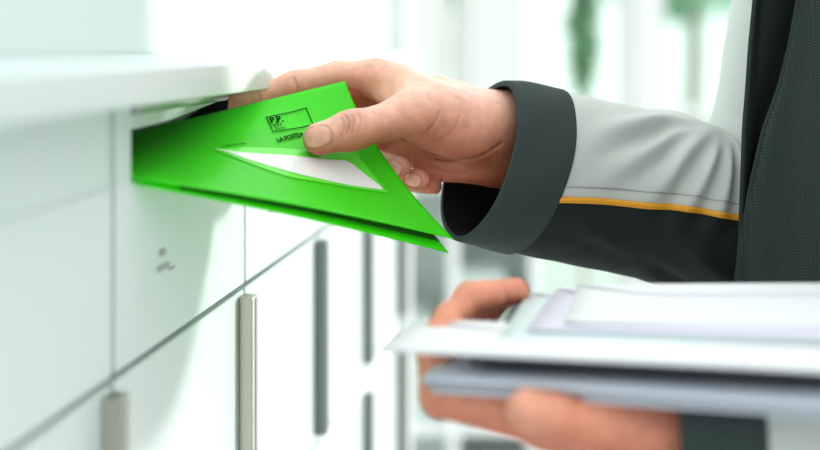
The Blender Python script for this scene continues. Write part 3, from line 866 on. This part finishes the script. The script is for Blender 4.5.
def panel(name, i0, i1, m):
    vs, fs = [], []
    n = i1 - i0 + 1
    for z, ln in zip(zs, lines):
        for i in range(i0, i1 + 1):
            p = ln[i]; a = ln[max(i - 1, 0)]; b = ln[min(i + 1, 90)]; t = (b - a) / np.linalg.norm(b - a)
            p = p + np.array((-t[1], t[0])) * cloth(z, i) * (1 if i > 3 else .3)
            vs.append(D(p[0], p[1], z))
    for r in range(len(zs) - 1):
        for i in range(n - 1):
            q = r * n + i; fs.append((q, q + 1, q + n + 1, q + n))
    o = mesh_obj(name, vs, fs, m, jacket, True)
    s = o.modifiers.new('thickness', 'SOLIDIFY'); s.thickness = .0028; s.offset = 0
    return o
panel('front_panel', 55, 90, M['jacket'])['label'] = 'dark green grey near front panel'
panel('back_panel', 20, 55, M['jacket'])
panel('front_panel', 0, 20, M['jacket'])['label'] = 'far front panel in shade'
ep = [D(*(lines[r][90]), zs[r]) for r in range(len(zs))]
tube('front_edge_hem', ep, .0022, M['jacket'], jacket)
tube('collar', [D(*(lines[-1][i]), zs[-1] + .012 + .02 * math.sin(i / 90 * math.pi)) for i in range(4, 88)], .018, M['jacket'], jacket)
# trousers and shoes (below the frame)
def limb(name, pts, rs, m, parent, n=24):
    rg = tube_rings(pts, rs, n, np.array((-1., 0, 0)))
    o = tube_mesh(name, rg, np.linspace(0, 360, 28, endpoint=False), lambda t, a: 1 + .015 * math.sin(t * 30 + a * .05), m, parent, True)
    return o
hz = D(0, 0, -.42).z
bm = bmesh.new()
tr_ = limb('trousers', [np.array((.375, .67, hz + .1)), np.array((.375, .67, hz - .04)), np.array((.375, .67, hz - .12))], [.15, .165, .15], M['trousers'], person)
for yy in (.585, .755):
    limb('trouser_leg', [np.array((.375, yy, hz - .02)), np.array((.37, yy, hz - .2)), np.array((.355, yy, .47)), np.array((.375, yy, .05))], [.095, .088, .068, .058], M['trousers'], tr_)
    bm = bmesh.new(); bmesh.ops.create_uvsphere(bm, u_segments=24, v_segments=14, radius=1)
    for v in bm.verts:
        x, y, z = v.co; v.co = Vector((.32 + x * .145, yy + y * .048 * (1.1 if x < 0 else .9), max(0.001, .045 + z * (.05 if x < 0 else .06))))
    bm_finish('shoe', bm, M['shoe'], person, smooth=True)

# ------------------------------------------------------------------ the bundle of letters in the left hand
tilt = Matrix.Rotation(math.radians(-3.0), 4, 'Y')
def letter(cx, cy, ztop, ang, lx, ly, th, m, label, flapside=1, bow=0.0):
    """an envelope lying flat: its left near corner at (cx, cy, ztop) in design units"""
    a = math.radians(ang)
    root = empty('letter', (0, 0, 0), label, 'letter', 'letters carried in the left hand')
    NX, NY = 16, 10
    def pt(u, v, h):
        x = u * lx; y = v * ly
        z = h + bow * math.sin(u * math.pi) + .0004 * math.sin(u * 5 + v * 3 + cx * 90)
        return Vector((x * math.cos(a) - y * math.sin(a), x * math.sin(a) + y * math.cos(a), z))
    base = D(cx, cy, ztop); base.z += (cx - .03) * S * .0454
    root.location = base
    R_ = Matrix.Rotation(math.radians(-2.6), 3, 'Y')
    def slab(name, u0, u1, v0, v1, h0, h1, mm, taper=None):
        vs, fs = [], []
        for side, h in ((0, h1), (1, h0)):
            for i in range(NX + 1):
                for j in range(NY + 1):
                    u = u0 + (u1 - u0) * i / NX; v = v0 + (v1 - v0) * j / NY
                    puff = 1 if not taper else (1 - taper + taper * min(1, 6 * u, 6 * (1 - u)) * min(1, 6 * v, 6 * (1 - v)))
                    mid = (h0 + h1) / 2
                    vs.append(base + R_ @ pt(u, v, mid + (h - mid) * puff))
        N = (NX + 1) * (NY + 1); ix = lambda i, j, s: s * N + i * (NY + 1) + j
        for i in range(NX):
            for j in range(NY):
                fs.append((ix(i, j, 0), ix(i + 1, j, 0), ix(i + 1, j + 1, 0), ix(i, j + 1, 0)))
                fs.append((ix(i, j, 1), ix(i, j + 1, 1), ix(i + 1, j + 1, 1), ix(i + 1, j, 1)))
        for i in range(NX):
            fs.append((ix(i, 0, 0), ix(i, 0, 1), ix(i + 1, 0, 1), ix(i + 1, 0, 0))); fs.append((ix(i, NY, 0), ix(i + 1, NY, 0), ix(i + 1, NY, 1), ix(i, NY, 1)))
        for j in range(NY):
            fs.append((ix(0, j, 0), ix(0, j + 1, 0), ix(0, j + 1, 1), ix(0, j, 1))); fs.append((ix(NX, j, 0), ix(NX, j, 1), ix(NX, j + 1, 1), ix(NX, j + 1, 0)))
        return mesh_obj(name, vs, fs, mm, root, True)
    slab('envelope_body', 0, 1, 0, 1, -th, 0, m, .6)
    # closing flap on the top: a thin triangular-ended overlay along the far side
    vs, fs = [], []
    n = 14
    for i in range(n + 1):
        u = .02 + .96 * i / n; dep = .30 * min(1, 5 * min(u, 1 - u) + .1)
        v1, v0 = (.985, .985 - dep)
        vs.append(base + R_ @ pt(u, v0, .0004)); vs.append(base + R_ @ pt(u, v1, .0004))
    for i in range(n): fs.append((2 * i, 2 * i + 2, 2 * i + 3, 2 * i + 1))
    mesh_obj('flap', vs, fs, m, root, True)
    return root
Ls = [
 (.088, .652, -.1605, -13, .215, .088, .0015, 'paper', 'topmost white letter of the stack in the left hand'),
 (.066, .648, -.1624, -17, .220, .090, .0015, 'paper_l', 'thin faintly lilac letter second from the top of the stack'),
 (.050, .644, -.1643, -15, .225, .094, .0015, 'paper_t', 'very pale teal letter third from the top of the stack'),
 (-.0175, .642, -.1662, -20, .265, .050, .0044, 'paper', 'thick white letter jutting out farthest left from the stack'),
 (.034, .644, -.1726, -19, .230, .100, .0092, 'stack_shade', 'dark slab standing in for the shade just under the jutting white letter'),  # added dark slab that paints the shaded gap above the lower bundle
 (.0060, .640, -.1848, -20.5, .235, .105, .0034, 'paper_b', 'pale blue letter on top of the lower bundle'),
 (.0085, .641, -.1891, -19.5, .235, .105, .0026, 'paper_g', 'grey letter second from the bottom of the stack'),
 (.0120, .642, -.1925, -19, .235, .105, .0034, 'paper_b', 'pale blue letter at the very bottom of the stack, resting on the hand'),
]
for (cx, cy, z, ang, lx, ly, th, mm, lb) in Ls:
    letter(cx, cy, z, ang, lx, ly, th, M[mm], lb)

# ------------------------------------------------------------------ room behind
structure(mesh_obj('floor', [(-1.6, -1.2, 0), (7, -1.2, 0), (7, 5.2, 0), (-1.6, 5.2, 0)], [(0, 1, 2, 3)], M['floor']))
structure(mesh_obj('ground', [(-14, 5.2, -.05), (16, 5.2, -.05), (16, 24, -.05), (-14, 24, -.05)], [(0, 1, 2, 3)], M['ground']))
# glazed far wall
YF = 5.0
def window(n, x0, x1):
    fr = .05
    bm = bmesh.new()
    for (a, b, c, d) in ((x0, x0 + fr, 0, 3.0), (x1 - fr, x1, 0, 3.0), (x0 + fr, x1 - fr, 0, .12), (x0 + fr, x1 - fr, 2.9, 3.0), (x0 + fr, x1 - fr, 1.0, 1.05)):
        bm_box(bm, [Vector(p) for p in ((a, YF, c), (b, YF, c), (b, YF + .08, c), (a, YF + .08, c), (a, YF, d), (b, YF, d), (b, YF + .08, d), (a, YF + .08, d))])
    o = structure(bm_finish('window_%d' % n, bm, M['frame'], None, .004))
    abox('pane', x0 + fr, x1 - fr, YF + .03, YF + .04, .12, 2.9, M['glass'], o)
xs = [-.30, .02, .36, 1.02, 1.75, 2.5, 3.4]
posts = [.10, .22, .20, .10, .10, .10]
for i in range(6):
    x0 = xs[i] + posts[i] / 2; x1 = xs[i + 1] - posts[min(i + 1, 5)] / 2
    window(i + 1, x0, x1)
    structure(abox('trim_%d' % (i + 1), xs[i] - posts[i] / 2 + .002, xs[i] + posts[i] / 2 - .002, YF - .06, YF + .1, 0, 3.1, M['wall'], None, .006))
structure(abox('wall_back', -1.6, xs[0] - posts[0] / 2, YF - .02, YF + .1, 0, 3.1, M['wall']))
# low white counter and glazed shelf unit beyond the mailboxes
def shelf_unit(x0, x1, y, h, label):
    r = empty('shelf_unit', ((x0 + x1) / 2, y + .15, 0), label, 'shelf unit')
    for a in (x0, (x0 + x1) / 2 - .012, x1 - .024): abox('upright', a, a + .024, y, y + .3, 0, h, M['cab2'], r, .003)
    for i in (0, 2, 5):
        z = .06 + (h - .09) * i / 5
        abox('shelf', x0 + .024, (x0 + x1) / 2 - .012, y, y + .3, z, z + .024, M['cab2'], r, .002); abox('shelf', (x0 + x1) / 2 + .012, x1 - .024, y, y + .3, z, z + .024, M['cab2'], r, .002)
    abox('back_board', x0, x1, y + .3, y + .31, .0, h, M['shelfgreen'], r)
    return r
shelf_unit(-.10, .30, 2.6, 1.02, 'pale green backed white shelf unit standing beyond the end of the mailbox row')
def carton(x0, x1, y0, y1, z0, h, m, label, g):
    r = empty('storage_box', ((x0 + x1) / 2, (y0 + y1) / 2, z0), label, 'box', g)
    abox('box_base', x0 + .004, x1 - .004, y0 + .004, y1 - .004, z0, z0 + h * .78, m, r, .004)
    abox('lid', x0, x1, y0, y1, z0 + h * .78, z0 + h, m, r, .004)
zs_ = [.06 + (1.02 - .09) * i / 5 + .024 for i in range(6)]
carton(-.05, .06, 2.62, 2.86, zs_[5], .09, M['box_pink'], 'salmon pink box on top of the shelf unit', 'boxes on the shelf unit')
carton(.09, .22, 2.62, 2.86, zs_[2], .34, M['box_grey'], 'tall grey green box on the upper right shelf of the shelf unit', 'boxes on the shelf unit')
carton(-.06, .05, 2.62, 2.86, zs_[2], .24, M['box_grey'], 'grey green box on the upper left shelf of the shelf unit', 'boxes on the shelf unit')
carton(.11, .25, 2.62, 2.86, zs_[0], .22, M['cab2'], 'white box on the bottom right shelf of the shelf unit', 'boxes on the shelf unit')
# plants
def leaf_cloud(name, c, rx, ry, rz, n, size, m, parent, seed):
    rnd = random.Random(seed); vs, fs = [], []
    for i in range(n):
        while True:
            p = Vector((rnd.uniform(-1, 1), rnd.uniform(-1, 1), rnd.uniform(-1, 1)))
            if p.length < 1: break
        p = Vector((c[0] + p.x * rx, c[1] + p.y * ry, c[2] + p.z * rz))
        a = Vector((rnd.gauss(0, 1), rnd.gauss(0, 1), rnd.gauss(0, 1))).normalized(); b = a.orthogonal().normalized()
        s = size * rnd.uniform(.6, 1.3); k = len(vs)
        vs += [p - a * s, p + b * s * .4, p + a * s, p - b * s * .4]; fs.append((k, k + 1, k + 2, k + 3))
    return mesh_obj(name, vs, fs, m, parent)
pl = empty('tall_potted_plant', (.655, 4.3, 0), 'slim dark green potted plant standing by the far windows', 'plant')
bm = bmesh.new(); bmesh.ops.create_cone(bm, cap_ends=True, segments=28, radius1=.12, radius2=.16, depth=.34, matrix=Matrix.Translation((.655, 4.3, .17)))
bm_finish('pot', bm, M['pot'], pl, .01)
tube('stem', [(.655, 4.3, .3), (.66, 4.3, .9), (.655, 4.3, 1.55)], .014, M['bark'], pl)
leaf_cloud('foliage', (.655, 4.3, 1.38), .05, .06, .27, 260, .045, M['leaf'], pl, 3)
for i, (x, y, z, r, lb) in enumerate(((-.05, 12, 2.75, 1.5, 'pale green tree outside behind the leftmost far window'), (3.2, 13, 2.8, 1.5, 'pale green tree outside beside the upper sleeve'), (.6, 18.5, 3.6, 1.3, 'pale green tree outside in the middle, farthest away'))):
    t = empty('tree', (x, y, -.05), lb, 'tree', 'trees outside the far windows')
    tube('trunk', [(x, y, -.05), (x + .05, y, 1.2), (x, y, z)], .1, M['bark'], t)
    leaf_cloud('crown', (x, y, z), r, r, r * .8, 1600, .16, M['leaf_pale'], t, 20 + i)

# ------------------------------------------------------------------ light
w = bpy.data.worlds.new('sky'); bpy.context.scene.world = w; w.use_nodes = True
nt = w.node_tree; bg = nt.nodes['Background']
tc = nt.nodes.new('ShaderNodeTexCoord'); dp = nt.nodes.new('ShaderNodeVectorMath'); dp.operation = 'DOT_PRODUCT'
dp.inputs[1].default_value = Vector((.10, .50, .85)).normalized()
mr = nt.nodes.new('ShaderNodeMapRange'); nt.links.new(tc.outputs['Generated'], dp.inputs[0]); nt.links.new(dp.outputs['Value'], mr.inputs[0])
mr.inputs[1].default_value = -.75; mr.inputs[2].default_value = .75
mx = nt.nodes.new('ShaderNodeMix'); mx.data_type = 'RGBA'
mx.inputs[6].default_value = (.27, .295, .29, 1); mx.inputs[7].default_value = (1.40, 1.44, 1.43, 1)
nt.links.new(mr.outputs[0], mx.inputs[0]); nt.links.new(mx.outputs[2], bg.inputs[0])
bg.inputs[1].default_value = 1.05
sun = bpy.data.lights.new('sun', 'SUN'); sun.energy = 2.2; sun.angle = math.radians(4); sun.color = (1, .97, .92)
so = bpy.data.objects.new('sun', sun); C.objects.link(so)
dirv = Vector((-.478, -.245, -.055)).normalized()
so.rotation_euler = dirv.to_track_quat('-Z', 'Y').to_euler()
vsn = bpy.context.scene.view_settings
vsn.view_transform = 'Standard'; vsn.look = 'None'; vsn.exposure = 0.35; vsn.gamma = 1.0
